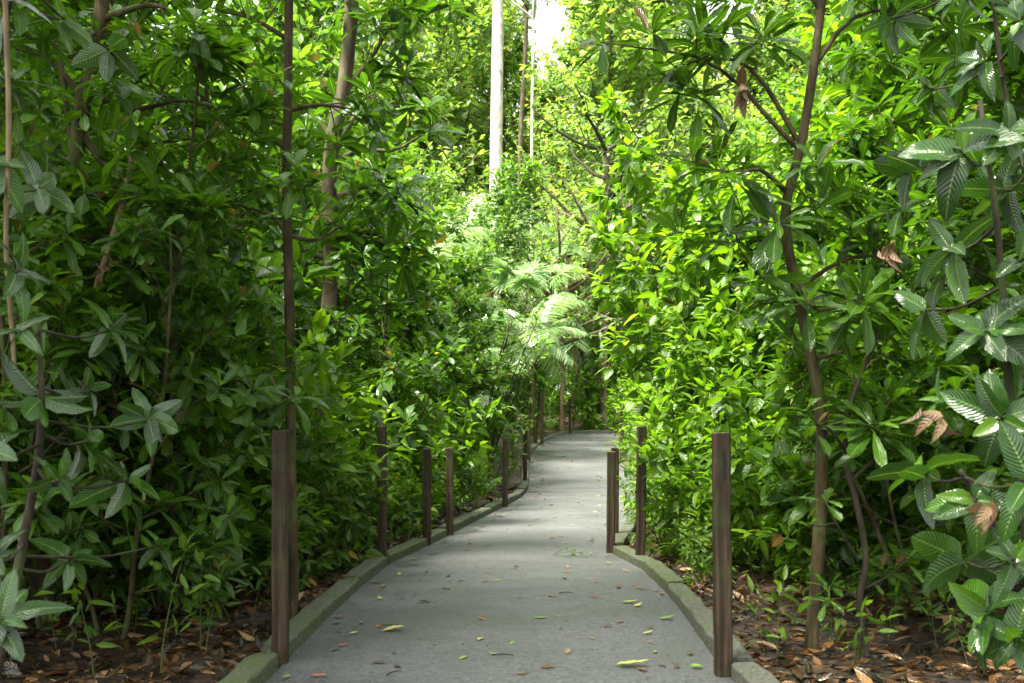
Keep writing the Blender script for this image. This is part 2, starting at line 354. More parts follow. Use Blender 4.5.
PROTO = {}
def proto(key, woodm, leafm, **k):
    a, b = grow(**k); a.materials.append(M[woodm]); b.materials.append(M[leafm]); PROTO.setdefault(key, []).append((a, b))
def put(key, var, name, cat, loc, rz, sc, label, group, parts=('trunk', 'foliage')):
    a, b = PROTO[key][var % len(PROTO[key])]
    e = empty(name, loc, label, cat, group, rz, sc)
    link(parts[0], a, None, e); link(parts[1], b, None, e); return e
TALLY = {}
def fill(key, name, cat, what, side, spots, group, parts=('stem', 'foliage')):
    spots = sorted(spots, key=lambda s: s[1]); rng = np.random.default_rng(len(spots) * 31 + len(side) * 7 + len(key))
    def cap(x, y, sc):   # the gap over the far path stays open: only lower plants grow in it
        Hh = {'tree': 9.9, 'fine': 6.3}.get(key, 0)
        if Hh and 19 < y < 46 and -.115 < x / y < .11: return min(sc, (1.5 + .24 * y) / Hh)
        if key == 'tree' and y > 15 and x < 0: return sc * .78
        return sc
    spots = [(x, y, cap(x, y, sc)) for x, y, sc in spots]
    for x, y, sc in spots:
        TALLY[key, side] = TALLY.get((key, side), 0) + 1
        put(key, int(rng.integers(0, 99)), name, cat, (x, y, float(gz(x, y)) - .03), rng.random() * 6.28, sc,
            f'{what} {side}, {ordw(TALLY[key, side])} from the front', group, parts)
def scatter(n, y0, y1, xfn, mind, sc=(.8, 1.2), tries=4000, taken=None):
    rng = np.random.default_rng(int(n * 1000 + y0 * 100 + y1 * 10 + mind * 7))
    out = []; tk = taken if taken is not None else out
    for _ in range(tries):
        if len(out) >= n: break
        y = rng.uniform(y0, y1); a, b = xfn(y)
        if b <= a: continue
        x = rng.uniform(a, b)
        if 40 < y < 53 and -.075 < x / y < .06: continue   # the white trunk stands free
        if all((x - q[0]) ** 2 + (y - q[1]) ** 2 > mind ** 2 for q in tk):
            out.append((x, y, rng.uniform(*sc)))
            if tk is not out: tk.append(out[-1])
    return out

# ------------------------------------------------------------ ground, path
def ground():
    xs = np.unique(np.r_[np.linspace(-120, -14, 30), np.arange(-14, 14, .25), np.linspace(14, 120, 30)])
    ys = np.unique(np.r_[np.linspace(-20, -2, 10), np.arange(-2, 40, .25), np.linspace(40, 200, 60)])
    X, Y = np.meshgrid(xs, ys); V = np.stack([X, Y, gz(X, Y)], -1).reshape(-1, 3); n = len(xs)
    Fc = [(j * n + i, j * n + i + 1, (j + 1) * n + i + 1, (j + 1) * n + i) for j in range(len(ys) - 1) for i in range(n - 1)]
    o = link('ground', mesh('ground', V, Fc), M['ground']); o['kind'] = 'structure'
ground()
def resamp(p, n):
    d = np.r_[0, np.cumsum(np.linalg.norm(np.diff(p, axis=0), axis=1))]; t = np.linspace(0, d[-1], n)
    return np.stack([np.interp(t, d, p[:, i]) for i in range(2)], 1)
def path():
    n, m = 260, 10
    # rows match by Y before the bend and by arc length after it
    ya = np.r_[np.linspace(-3, 33, 200)]
    l = np.stack([np.interp(ya, LEFT[:21, 1], LEFT[:21, 0]), ya], 1); r = np.stack([np.interp(ya, RIGHT[:20, 1], RIGHT[:20, 0]), ya], 1)
    l2 = resamp(np.vstack([l[-1], LEFT[20:]]), 60)[1:]; r2 = resamp(np.vstack([r[-1], RIGHT[20:]]), 60)[1:]
    l = np.vstack([l, l2]); r = np.vstack([r, r2]); k = len(l)
    V = [];
    for a, b in zip(l, r):
        for t in np.linspace(0, 1, m + 1):
            p = a + (b - a) * t; V.append((p[0], p[1], float(zp(p[1])) + .012 * math.sin(t * math.pi)))
    Fc = [(j * (m + 1) + i, j * (m + 1) + i + 1, (j + 1) * (m + 1) + i + 1, (j + 1) * (m + 1) + i) for j in range(k - 1) for i in range(m)]
    o = link('path', mesh('path', V, Fc), M['path']); o['kind'] = 'structure'
path()

POSTS = [  # px, Y, h, what
 (280, 5.58, 1.245, 'nearest brown post on the left edge of the path, bolt hole near its top'),
 (382, 9.42, 1.245, 'tall left post with a dark bolt on its top, second from the camera'),
 (427, 10.85, 1.0, 'short left post half behind leaves, third from the camera'),
 (450, 11.8, .985, 'short left post just beyond the leaf covered one, fourth from the camera'),
 (505, 15.65, 1.03, 'fifth left post, standing where the left kerb bends outwards'),
 (525, 20.5, 1.25, 'sixth left post, at the start of the rise of the path'),
 (528.5, 24.2, 1.25, 'seventh left post, nearly hidden behind the sixth'),
 (542, 28.4, 1.25, 'eighth left post, beside the far curve of the kerb'),
 (570, 36.15, 1.25, 'farthest dark post, at the corner where the path turns away'),
 (723, 5.3, 1.235, 'nearest brown post on the right, split and streaked near its top'),
 (640.5, 9.42, 1.24, 'tall right post at the end of the mossy beam, second from the camera'),
 (610.5, 10.2, .99, 'short right post standing at the tip of the mossy beam'),
 (614.5, 11.3, 1.0, 'short right post tucked close behind another short post'),
 (621.5, 24.0, 1.25, 'far right post beside the kerb under the lime leaves'),
 (629, 27.2, 1.25, 'farthest right post, dim behind the lime leaves'),
]
POSTS = [(x, Y * .96 if Y < 20 else Y * .97, h, lb) for x, Y, h, lb in POSTS]
# ------------------------------------------------------------ kerb beams
def beam(p, q, w0, h, out):
    p = np.array(p); q = np.array(q); t = unit(q - p); L = np.linalg.norm(q - p); nrm = np.array([t[1], -t[0]]) * out
    prof = [(0, -.08), (0, h - .014), (.006, h - .004), (.016, h), (w0 - .018, h), (w0 - .006, h - .005), (w0, h - .016), (w0, -.08)]
    k = max(4, int(L / .12)); V = []; Fc = []
    for i in range(k + 1):
        f = i / k; c = p + t * (.008 + (L - .016) * f); e = .008 if i in (0, k) else 0
        for a, b in prof:
            j = .003 * math.sin(37 * c[1] + 90 * a) + rng.normal() * .0012
            a2 = a + (e if a < w0 / 2 else -e) + j; X = c + nrm * a2
            V.append((X[0], X[1], float(zp(X[1])) + b - (e if b > 0 else 0) + j * .7))
    n = len(prof)
    for i in range(k):
        for j in range(n - 1):
            a = i * n + j; Fc.append((a, a + 1, a + n + 1, a + n))
    Fc.append(tuple(range(n))); Fc.append(tuple(k * n + j for j in range(n)))
    me = mesh('kerb_beam', V, Fc, False); return me
def kerbs(poly, out, side, br):
    pp = [np.array([(q[0] - 512) * q[1] / F, q[1]]) for q in POSTS if (('left' in q[3] or 'farthest dark' in q[3] or 'eighth' in q[3]) == (side == 'left'))]
    # br: list of break positions (arc length)
    p = poly; d = np.r_[0, np.cumsum(np.linalg.norm(np.diff(p, axis=0), axis=1))]
    pt = lambda s: np.array([np.interp(s, d, p[:, 0]), np.interp(s, d, p[:, 1])])
    s = 4.5; c = 0
    while s < d[-1] - 1:
        L = [1.15, 1.35, 1.25, 1.45, .95][c % 5] if s < 14 else [1.3, 1.0, 1.5][c % 3]
        a, b = pt(s), pt(min(s + L, d[-1])); c += 1
        if side == 'right' and b[1] > 9.9 > a[1]: b = np.array([.95, 9.9]); L = np.linalg.norm(b - a)
        ab = b - a; Lb = np.linalg.norm(ab); s_end = s + L
        for q in pp:   # beams butt up against the posts
            t = np.dot(q - a, ab) / Lb
            if abs(np.cross(ab / Lb, q - a)) > .2: continue
            if .25 < t <= Lb: b = a + ab * ((t - .045) / Lb); L = t + .045
            elif -.05 < t <= .25: a = a + ab * ((t + .045) / Lb)
            elif Lb < t < Lb + .12: L = t + .045 
        o = link('kerb_beam', beam(a, b, .145, .085 + .008 * math.sin(c * 2.3), out), M['kerb'])
        tag(o, f'mossy grey edging beam along the {side} edge of the path, {ordw(c)} from the camera', 'kerb', f'edging beams on the {side} of the path')
        s += L
kerbs(LEFT, -1, 'left', None); kerbs(RIGHT, 1, 'right', None)

# ------------------------------------------------------------ posts
def post_mesh(h, wd=.082):
    V = []; Fc = []; c = .009; hw = wd / 2
    ring = [(-hw + c, -hw), (hw - c, -hw), (hw, -hw + c), (hw, hw - c), (hw - c, hw), (-hw + c, hw), (-hw, hw - c), (-hw, -hw + c)]
    zs = list(np.linspace(-.15, h - .006, 14)) + [h]
    tw = rng.uniform(-.03, .03)
    for z in zs:
        s = .94 if z == h else 1; b = rng.normal(0, .0012, 2); a = tw * z
        for x, y in ring: V.append(((x * math.cos(a) - y * math.sin(a)) * s + b[0], (x * math.sin(a) + y * math.cos(a)) * s + b[1], z))
    for i in range(len(zs) - 1):
        for j in range(8): Fc.append((i * 8 + j, i * 8 + (j + 1) % 8, i * 8 + 8 + (j + 1) % 8, i * 8 + 8 + j))
    Fc.append(tuple((len(zs) - 1) * 8 + j for j in range(8)))
    me = mesh('post', V, Fc, False); me.materials.append(M['post']); me.materials.append(M['endgrain']); me.polygons[-1].material_index = 1
    return me
def disc(name, loc, r, d, m, parent, axis='y', k=12):
    V = []; 
    for s in (0, 1):
        for i in range(k):
            a = i * 6.2832 / k; rr = r * (1 if s == 0 else .8)
            V.append((loc[0] + rr * math.cos(a), loc[1] - s * d, loc[2] + rr * math.sin(a)) if axis == 'y' else (loc[0] + rr * math.cos(a), loc[1] + rr * math.sin(a), loc[2] + s * d))
    Fc = [(i, (i + 1) % k, k + (i + 1) % k, k + i) for i in range(k)] + [tuple(range(k, 2 * k))]
    return link(name, mesh(name, V, Fc, False), m, parent)
for i, (x, Y, h, lb) in enumerate(POSTS):
    X = (x - 512) * Y / F
    e = empty('wooden_post', (X, Y, float(zp(Y))), lb, 'post', 'wooden posts lining the path', rz=rng.uniform(-.08, .08))
    e.rotation_euler[0] = rng.uniform(-.008, .008); e.rotation_euler[1] = rng.uniform(-.01, .01)
    link('shaft', post_mesh(h), None, e)
    if i in (0, 3, 10): disc('bolt_hole', (-.012, -.0405, h - (.115 if i == 0 else .08)), .009, .002, M['posth'], e)
    if i == 1: disc('bolt', (0, 0, h - .001), .022, .03, M['iron'], e, 'z')
    if i == 9:
        me = mesh('crack', [(-.004, -.0425, h - .09), (.012, -.0425, h - .10), (.018, -.0425, h - .16), (.006, -.0425, h - .34), (-.002, -.0425, h - .2)], [(0, 1, 2, 3, 4)], False)
        link('crack', me, M['posth'], e)

# ------------------------------------------------------------ plant prototypes
for H_, st, nb in ((3.0, 3, 10), (3.6, 2, 14), (4.4, 2, 18), (5.2, 1, 26)):
    proto('rosette', 'bark', 'dark', H=H_, stems=st, rad=.95, start=.12, nb=nb, nsub=4, r0=.026, L=.25, asp=.46, nl=9, lod=2, shape='obovate')
for H_, st, nb in ((1.1, 3, 6), (1.5, 3, 8), (1.9, 3, 9)):
    proto('lowshrub', 'twig', 'mid', H=H_, stems=st, rad=.55, start=.12, nb=nb, nsub=2, r0=.014, mode='along', L=.19, asp=.46, lod=2, shape='ovate', step=.06, droop=.3)
for H_, st, nb in ((1.7, 3, 9), (2.2, 3, 12)):
    proto('wide', 'twig', 'lime', H=H_, stems=st, rad=.75, start=.15, nb=nb, nsub=2, r0=.016, mode='along', L=.25, asp=.5, lod=3, shape='ovate', step=.085, droop=.35, hang=.1)
for H_, st, nb in ((1.6, 3, 9), (2.1, 3, 12), (2.5, 2, 15)):
    proto('broad', 'twig', 'dark', H=H_, stems=st, rad=.7, start=.15, nb=nb, nsub=2, r0=.016, mode='along', L=.24, asp=.5, lod=3, shape='oblong', step=.08, droop=.35, hang=.1)
for H_, st, nb in ((3.2, 3, 16), (4.2, 3, 20), (5.0, 2, 26)):
    proto('lime', 'twig', 'lime', H=H_, stems=st, rad=.7, start=.06, nb=nb, nsub=4, r0=.016, mode='along', L=.21, asp=.66, lod=2, shape='ovate', step=.06, droop=.3, hang=.35)
for H_, st, nb in ((3.5, 2, 18), (4.8, 2, 22), (6.0, 1, 34)):
    proto('fine', 'bark', 'fine', H=H_, stems=st, rad=1.25, start=.15, nb=nb, nsub=6, r0=.03, mode='along', L=.22, asp=.46, lod=1, shape='lance', step=.05, droop=.25)
for H_, nb in ((7.5, 40), (9.5, 46)):
    proto('tree', 'bark2', 'fine', H=H_, stems=1, rad=2.1, start=.25, nb=nb, nsub=10, r0=.06, mode='along', L=.22, asp=.42, lod=1, shape='lance', step=.065, droop=.25)
for H_, nb in ((15, 60), (20, 70), (24, 80)):
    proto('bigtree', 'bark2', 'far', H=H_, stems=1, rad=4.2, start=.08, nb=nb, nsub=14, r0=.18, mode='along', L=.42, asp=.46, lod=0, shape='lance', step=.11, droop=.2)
for H_, nb in ((11, 34), (13, 38)):
    proto('canopy', 'darkbark', 'dark', H=H_, stems=1, rad=4.2, start=.6, nb=nb, nsub=8, r0=.13, mode='along', L=.3, asp=.45, lod=0, shape='lance', step=.1, droop=.2)
for k in range(4):
    proto('seedling', 'twig', 'mid', H=.3 + .12 * k, stems=1 + k % 2, rad=.16, start=.4, nb=4, nsub=0, r0=.005, mode='along', L=.12, asp=.42, lod=2, shape='ovate', step=.06)

# ------------------------------------------------------------ fan palm / feather palm
def palm(H, n, fan=True, leaflets=26, r0=.05, frond=1.1):
    wd, lv = Wood(), Leaves(); st = spline(branchpts((0, 0, -.1), UP + rng.normal(0, .06, 3), H, 7, .1, .04), 14)
    wd.tube(st, np.linspace(r0, r0 * .75, 14), 8)
    for i in range(n):
        az = i * 2.4; f = (i + .5) / n; el = 1.25 - 1.55 * f
        d = np.array([math.cos(az) * math.cos(el), math.sin(az) * math.cos(el), math.sin(el)])
        L = frond * rng.uniform(.85, 1.15)
        pts = [st[-1] - UP * .1 * f]; dd = d.copy()
        for k in range(10): dd = unit(dd - UP * (.10 if not fan else .05)); pts.append(pts[-1] + dd * L / 10)
        pts = np.array(pts); wd.tube(pts, np.linspace(.012, .004, 11), 4)
        if fan:
            c = pts[-1]; t = unit(pts[-1] - pts[-2]); sd = unit(np.cross(t, UP)); up = np.cross(sd, t)
            for k in range(leaflets):
                a = (k / (leaflets - 1) - .5) * 4.6
                ld = math.cos(a) * t + math.sin(a) * sd + up * .15 * math.cos(a)
                l = .62 * frond * (1 - .18 * abs(a) / 2.3) * rng.uniform(.9, 1.05); lv.add(c, ld, up + rng.normal(0, .1, 3), l, .075, .35, .5, r=rng.random())
        else:
            for k in range(2, 11):
                for q in (0, .33, .66):
                    if k == 10 and q: continue
                    p = pts[k] + (pts[min(k + 1, 10)] - pts[k]) * q; t = unit(pts[k] - pts[k - 1]); sd = unit(np.cross(t, UP)); up = np.cross(sd, t)
                    for s in (-1, 1):
                        ln = .42 * frond * math.sin(math.pi * min(1, (k + q) / 11.5) ** .8) ** .6
                        lv.add(p, sd * s + t * .55 - UP * .12, up + rng.normal(0, .1, 3), ln * rng.uniform(.9, 1.1), .042, .3, .3)
    return wd.mesh('wood'), lv.mesh('leaves', T['lance', 2])
for a in ((2.6, 11, True), (3.6, 13, True)):
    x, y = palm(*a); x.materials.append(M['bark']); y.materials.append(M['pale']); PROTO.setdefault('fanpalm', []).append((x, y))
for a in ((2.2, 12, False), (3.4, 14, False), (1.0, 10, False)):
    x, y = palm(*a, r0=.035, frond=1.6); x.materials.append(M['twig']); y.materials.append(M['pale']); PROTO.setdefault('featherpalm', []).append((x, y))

# ------------------------------------------------------------ hero trees drawn from their real trunks
def hero(name, cat, label, Y, trunk, radii, branches, bark, leafm, L=.17, asp=.4, nl=10, lod=3, shape='obovate', base=True, group=None, twigs=3, tl=.28, fil=()):
    """trunk: [(px,py[,dY])]; branches: lists of the same kind, each ends in rosettes"""
    wd, lv = Wood(), Leaves()
    W = lambda q: px(q[0], q[1], Y + (q[2] if len(q) > 2 else 0))
    tp = [W(q) for q in trunk]
    b = tp[0].copy(); b[2] = float(gz(b[0], b[1])) - .05
    if base and tp[0][2] > b[2] + .1: tp = [b] + tp
    o = tp[0].copy(); o[2] = float(gz(o[0], o[1])) if base else o[2]
    pts = spline(tp, 28); wd.tube(pts, np.interp(np.linspace(0, 1, 28), np.linspace(0, 1, len(radii)), radii) * (1 + rng.normal(0, .03, 28)), 9)
    for br in branches:
        bp = spline([W(q) for q in br], 9); r = radii[-1] * .55 + .004
        wd.tube(bp, np.linspace(r, .004, 9), 6)
        rosette(lv, bp[-1], bp[-1] - bp[-2] + UP * .15, nl + 2, L, asp)
        for k in range(twigs):
            i = int(rng.integers(3, 8)); sb = branchpts(bp[i], unit(bp[i] - bp[i - 1]) * .5 + unit(rng.normal(0, 1, 3)) + UP * .2, tl * rng.uniform(.6, 1.3), 4)
            wd.tube(sb, np.linspace(.005, .003, 4), 5); rosette(lv, sb[-1], sb[-1] - sb[-2] + UP * .15, nl, L * rng.uniform(.8, 1.05), asp)
    e = empty(name, o, label, cat, group)
    wm = wd.mesh('wood'); wm.transform(__import__('mathutils').Matrix.Translation(-Vector(o))); link('trunk', wm, M[bark], e)
    if lv.P:
        lm = lv.mesh('leaves', T[shape, lod]); lm.transform(__import__('mathutils').Matrix.Translation(-Vector(o))); link('foliage', lm, M[leafm], e)
    return e
# right: the tree with the crooked trunk
hero('crooked_tree', 'tree', 'tree with crooked brown trunk and leaf rosettes on the right, base in leaf litter', 5.75,
     [(812, 640), (818, 560), (822, 430), (812, 360), (797, 290), (785, 215), (800, 150), (812, 80), (822, 0), (830, -90)],
     [.044, .04, .036, .033, .031, .028, .026, .024],
     [[(800, 150), (770, 120), (740, 85), (700, 58), (655, 50), (600, 42, -.1)], [(797, 140), (765, 85), (735, 60), (690, 62), (680, 85)], [(795, 290), (840, 262), (880, 258), (925, 300)],
      [(812, 70), (850, 20), (900, 10), (960, 25)], [(797, 290), (820, 310, -.3), (860, 300, -.5)], [(787, 200), (750, 215), (730, 235)], [(812, 360), (850, 350), (885, 345)],
      [(820, 10), (790, -30), (740, -10), (700, 10)], [(790, 215), (830, 200), (870, 190)], [(785, 190), (760, 170, -.3), (735, 175, -.4)], [(822, -40), (860, -50), (910, -30)], [(820, 430), (850, 420, -.3), (880, 430, -.5)]],
     'bark', 'dark', L=.30, asp=.33, nl=13, tl=.3, twigs=4)
hero('sapling', 'sapling', 'thin dark stemmed sapling just right of the crooked tree', 5.4,
     [(866, 655), (860, 600), (866, 560), (856, 500), (845, 455), (852, 400), (880, 330)], [.02, .018, .014, .01],
     [[(858, 560), (840, 530, -.2), (825, 500, -.2)], [(852, 480), (880, 455), (905, 445)], [(848, 455), (830, 430, -.2), (815, 425, -.2)], [(862, 590), (890, 575), (905, 560)], [(860, 600), (845, 590), (830, 585)]], 'darkbark', 'dark', L=.15, nl=7, twigs=1, tl=.15)
# left trees
hero('straight_sapling', 'tree', 'slim straight dark trunk rising from behind the nearest left post', 6.6,
     [(293, 560), (291, 450), (290, 330), (287, 200), (288, 90), (289, 0), (290, -120)], [.038, .035, .033, .031, .03, .028],
     [[(288, 235), (270, 215), (235, 205)], [(288, 110), (320, 105), (360, 110)], [(288, 235), (315, 240), (345, 225)], [(289, 40), (255, 20), (215, 10)], [(289, -20), (330, -40), (380, -20), (395, 5)], [(288, 150), (255, 130), (225, 135)], [(289, -60), (250, -70), (200, -40)]],
     'bark', 'dark', L=.24, asp=.38, nl=11, tl=.35, twigs=4)
hero('pale_barked_tree', 'tree', 'pale blotchy trunk curving up behind the slim straight one', 9.5,
     [(322, 470), (323, 400), (328, 320), (331, 250), (330, 160), (345, 80), (352, 0), (354, -100)], [.085, .08, .075, .07, .066, .06],
     [[(330, 165), (360, 150), (395, 150, -.3), (432, 128, -.5)], [(345, 90), (370, 60), (400, 10)], [(330, 200), (355, 190), (385, 185)], [(352, -20), (380, -30), (410, -15), (415, 15)], [(331, 250), (355, 235), (390, 245)], [(330, 160), (365, 105), (410, 110)], [(331, 260), (300, 250), (270, 240)]],
     'bark2', 'dark', L=.36, asp=.36, nl=14, tl=.45, twigs=4)
hero('leaning_tree', 'tree', 'dark leaning trunk near the left frame edge with a forked top', 6.2,
     [(45, 560), (48, 430), (50, 330), (60, 250), (72, 180), (84, 100), (100, 20), (112, -80)], [.06, .058, .055, .052, .045, .04],
     [[(75, 165), (60, 60), (50, 10)], [(80, 130), (110, 170), (130, 150), (170, 140)], [(72, 190), (110, 200), (150, 195)], [(84, 100), (60, 70), (30, 50)], [(95, 50), (130, 60), (160, 95)], [(60, 250), (100, 235), (140, 250)], [(55, 290), (30, 260, -.4), (10, 240, -.6)], [(100, 20), (150, 5), (190, 20)], [(88, 90), (130, 110), (180, 100), (220, 110)], [(70, 200), (40, 160), (20, 150)]],
     'bark', 'dark', L=.22, asp=.4, nl=11, tl=.35, twigs=4)
hero('slender_sapling', 'sapling', 'slender dark sapling between the leaning tree and the straight trunk', 7.5,
     [(197, 540), (200, 420), (203, 340), (208, 270), (212, 200), (208, 120), (205, 40)], [.026, .024, .02, .015],
     [[(203, 345), (225, 380), (250, 365)], [(208, 250), (180, 230), (155, 235)], [(212, 200), (240, 180), (262, 185)], [(208, 120), (235, 90), (265, 80)], [(207, 100), (180, 80), (160, 60)], [(203, 330), (175, 320), (150, 330)]],
     'darkbark', 'dark', L=.22, nl=10, tl=.3, twigs=4)
# hanging vine, left edge
wv = Wood(); wv.tube(spline([px(4, -30, 3.6), px(9, 120, 3.6), px(6, 240, 3.62), px(12, 330, 3.6), px(16, 390, 3.6)], 20), np.linspace(.010, .007, 20), 7)
tag(link('hanging_vine', wv.mesh('vine'), M['vine']), 'thin tan vine hanging down along the left frame edge', 'vine')
wv = Wood(); wv.tube(spline([px(135, 150, 6), px(118, 220, 5.9), px(103, 265, 5.8), px(85, 318, 5.7)], 16), np.linspace(.022, .012, 16), 7)
tag(link('broken_branch', wv.mesh('branch'), M['vine']), 'broken tan branch hanging beside the leaning tree', 'branch')

# foreground bushes with big ribbed leaves
def frontbush(label, Y, stems, tips, L, asp=.5, nl=8):
    wd, lv = Wood(), Leaves(); o = px(*stems[0][0], Y) if len(stems[0][0]) == 2 else px(*stems[0][0]); o[2] = float(gz(o[0], o[1]))
    for s in stems:
        p = [px(q[0], q[1], q[2] if len(q) > 2 else Y) for q in s]; p[0][2] = max(float(gz(p[0][0], p[0][1])) - .05, -9) if s is stems[0] else p[0][2]
        pts = spline(p, 14); wd.tube(pts, np.linspace(.022, .008, 14), 7)
    allp = np.vstack([spline([px(q[0], q[1], q[2] if len(q) > 2 else Y) for q in s], 30) for s in stems])
    for t in tips:
        p = px(t[0], t[1], t[2]); q = allp[np.argmin(np.linalg.norm(allp - p, axis=1))]
        bp = spline([q, (p + q) / 2 + np.array([0, 0, -.03]), p], 6); wd.tube(bp, np.linspace(.007, .004, 6), 5)
        rosette(lv, p, unit(p - q) + UP * .5 + rng.normal(0, .3, 3), nl + int(rng.integers(-2, 4)), L * rng.uniform(.65, 1.2), asp * rng.uniform(.8, 1.05), (25, 115), .42)
    e = empty('ribbed_leaf_bush', o, label, 'bush'); Mx = __import__('mathutils').Matrix.Translation(-Vector(o))
    a = wd.mesh('wood'); a.transform(Mx); b = lv.mesh('leaves', T['oblong', 3]); b.transform(Mx)
    link('stem', a, M['darkbark'], e); link('foliage', b, M['big'], e); return e
frontbush('ribbed leaf bush at the lower left corner, close to the camera', 3.5, [[(-30, 680), (20, 560), (40, 440), (40, 330)], [(-60, 640), (-30, 400), (-20, 250)]],
          [(40, 400, 3.5), (90, 390, 3.7), (20, 330, 3.4), (130, 480, 3.9), (60, 480, 3.4), (-10, 560, 3.1), (110, 330, 4.1), (20, 270, 3.5), (70, 560, 3.8), (-20, 450, 3.2), (150, 420, 4.2), (0, 620, 2.9), (90, 440, 3.6), (160, 545, 4.4)], .17)
frontbush('ribbed leaf bush overhanging the upper left corner', 3.9, [[(-60, 620), (-40, 300), (-10, 100), (20, -40)]],
          [(10, 80, 3.8), (60, 20, 4.2), (-10, 160, 3.6), (40, 190, 4.1), (110, 50, 4.6), (0, 0, 3.8)], .17)
frontbush('large ribbed leaf bush filling the right frame edge', 3.5, [[(1050, 690), (1030, 560), (1010, 400), (1000, 250), (980, 100)], [(1100, 640), (1080, 300), (1060, 60)], [(1040, 600), (985, 510), (960, 470)]],
          [(960, 150, 3.3), (1010, 130, 3.2), (985, 330, 3.4), (940, 400, 3.6), (1000, 420, 3.3), (975, 500, 3.4), (1015, 560, 3.2), (985, 610, 3.5), (920, 470, 3.9), (1020, 260, 3.3), (925, 310, 4.0), (1030, 480, 3.1), (960, 560, 3.8), (1010, 340, 3.5), (1015, 640, 3.4), (950, 250, 3.9)], .20)
frontbush('ribbed leaf bush with bright young leaves in the upper right corner', 4.4, [[(1080, 640), (1060, 300), (1010, 120), (990, -30)]],
          [(985, 60, 4.2), (930, 90, 4.6), (1020, 20, 4.0), (910, 170, 4.9), (960, -10, 4.4), (890, 20, 5.2), (1000, 190, 4.5)], .21)

# dead leaf clusters caught in the right bush
def cluster(x, y, Y, n, L, label):
    lv = Leaves(); 
    for i in range(n): lv.add(rng.normal(0, .02, 3), rng.normal(0, .5, 3) - UP * .8, rng.normal(0, 1, 3), L * rng.uniform(.6, 1.1), L * .5, .5, .5)
    o = link('dead_leaf_cluster', lv.mesh('dead', T['ovate', 2]), M['dead']); o.location = tuple(px(x, y, Y)); tag(o, label, 'dead leaves')
cluster(938, 415, 3.3, 5, .10, 'curled brown dead leaves caught in the right bush')
cluster(985, 505, 3.2, 7, .11, 'larger pale brown dead leaf clump hanging low in the right bush')
cluster(890, 245, 4.9, 6, .13, 'brown dead leaves hanging from a right branch fork')
cluster(745, 88, 5.5, 5, .17, 'grey brown withered leaves hanging under the long right branch')
cluster(105, 268, 5.6, 7, .10, 'shrivelled brown leaves stuck on the broken left branch')

# ------------------------------------------------------------ shrubs on both banks
TK = []
Lx = lambda o, wmul=.56, ex=.8: (lambda y: (-wmul * y - ex, xl(y) - o))
Rx = lambda o, wmul=.56, ex=.8: (lambda y: (xr(y) + o, wmul * y + ex))
fill('rosette', 'rosette_shrub', 'shrub', 'dark glossy shrub with leaves in rosettes', 'on the left bank', scatter(34, 6.6, 17, Lx(1.15), .85, (.8, 1.1), taken=TK), 'glossy rosette shrubs on the left bank')
fill('rosette', 'rosette_shrub', 'shrub', 'dark glossy shrub with leaves in rosettes', 'on the right bank', scatter(24, 7.0, 16, Rx(1.8), .9, (.8, 1.1), taken=TK), 'glossy rosette shrubs on the right bank')
fill('fine', 'fine_leaved_shrub', 'shrub', 'narrow leaved green shrub', 'on the left bank', scatter(26, 9, 22, Lx(1.5), 1., (.8, 1.15), taken=TK), 'narrow leaved shrubs on the left bank')
fill('fine', 'fine_leaved_shrub', 'shrub', 'narrow leaved green shrub', 'on the right bank', scatter(22, 9, 24, Rx(2.3), 1., (.8, 1.15), taken=TK), 'narrow leaved shrubs on the right bank')
TK2 = []
fill('lime', 'lime_leaved_shrub', 'shrub', 'bright lime leaved shrub', 'on the right bank', [(1.95, 9.0, .85), (2.05, 10.2, .95), (2.8, 9.8, 1.1), (2.45, 11.4, 1.05), (2.3, 8.3, .8), (3.1, 10.8, 1.1), (3.1, 12.8, 1.1), (3.9, 12, 1.15), (2.9, 8.8, .9), (3.9, 9.8, 1.), (4.6, 11.4, 1.1), (3.7, 14.3, 1.2), (4.1, 16.5, 1.2), (4.7, 18.5, 1.2), (5, 14, 1.2), (6, 13, 1.2), (6.5, 16, 1.2), (5.2, 17.5, 1.2)], 'lime leaved shrubs crowding the right kerb')
fill('lime', 'lime_leaved_shrub', 'shrub', 'bright lime leaved shrub', 'on the left bank', [(-1.9, 12.0, .5), (-2.3, 13.2, .6), (-1.5, 14.5, .6), (-2.3, 15.5, .8), (-1.2, 17, .6), (-3.0, 14, .85), (-1.6, 19, .8), (-2.8, 17.5, 1), (-.9, 21, .7), (-2.2, 22, 1.), (-4, 16.5, 1.1), (-4, 20, 1.2), (-5.4, 18.5, 1.2)], 'lime leaved shrubs on the left bank')
fill('lowshrub', 'leafy_undershrub', 'undershrub', 'low leafy undershrub', 'beside the left kerb', scatter(34, 7.8, 20, lambda y: (max(-.52 * y, xl(y) - 3.6), xl(y) - .75), .5, (.6, 1.0), taken=TK2), 'leafy undershrubs beside the left kerb')
fill('lowshrub', 'leafy_undershrub', 'undershrub', 'low leafy undershrub', 'beside the right kerb', scatter(24, 7.8, 20, lambda y: (xr(y) + .7, min(.54 * y, xr(y) + 3.6)), .5, (.5, .85), taken=TK2), 'leafy undershrubs beside the right kerb')
fill('lowshrub', 'leafy_undershrub', 'undershrub', 'low leafy undershrub', 'hugging the left kerb', [(xl(y) - .62 + .12 * math.sin(y * 3), y, sc) for y, sc in ((7.4, .55), (8.3, .75), (9.0, .9), (9.8, .8), (10.7, .85), (11.5, .7), (12.6, .75), (13.6, .6), (15, .55), (16.4, .7), (18, .8))], 'leafy undershrubs hugging the left kerb')
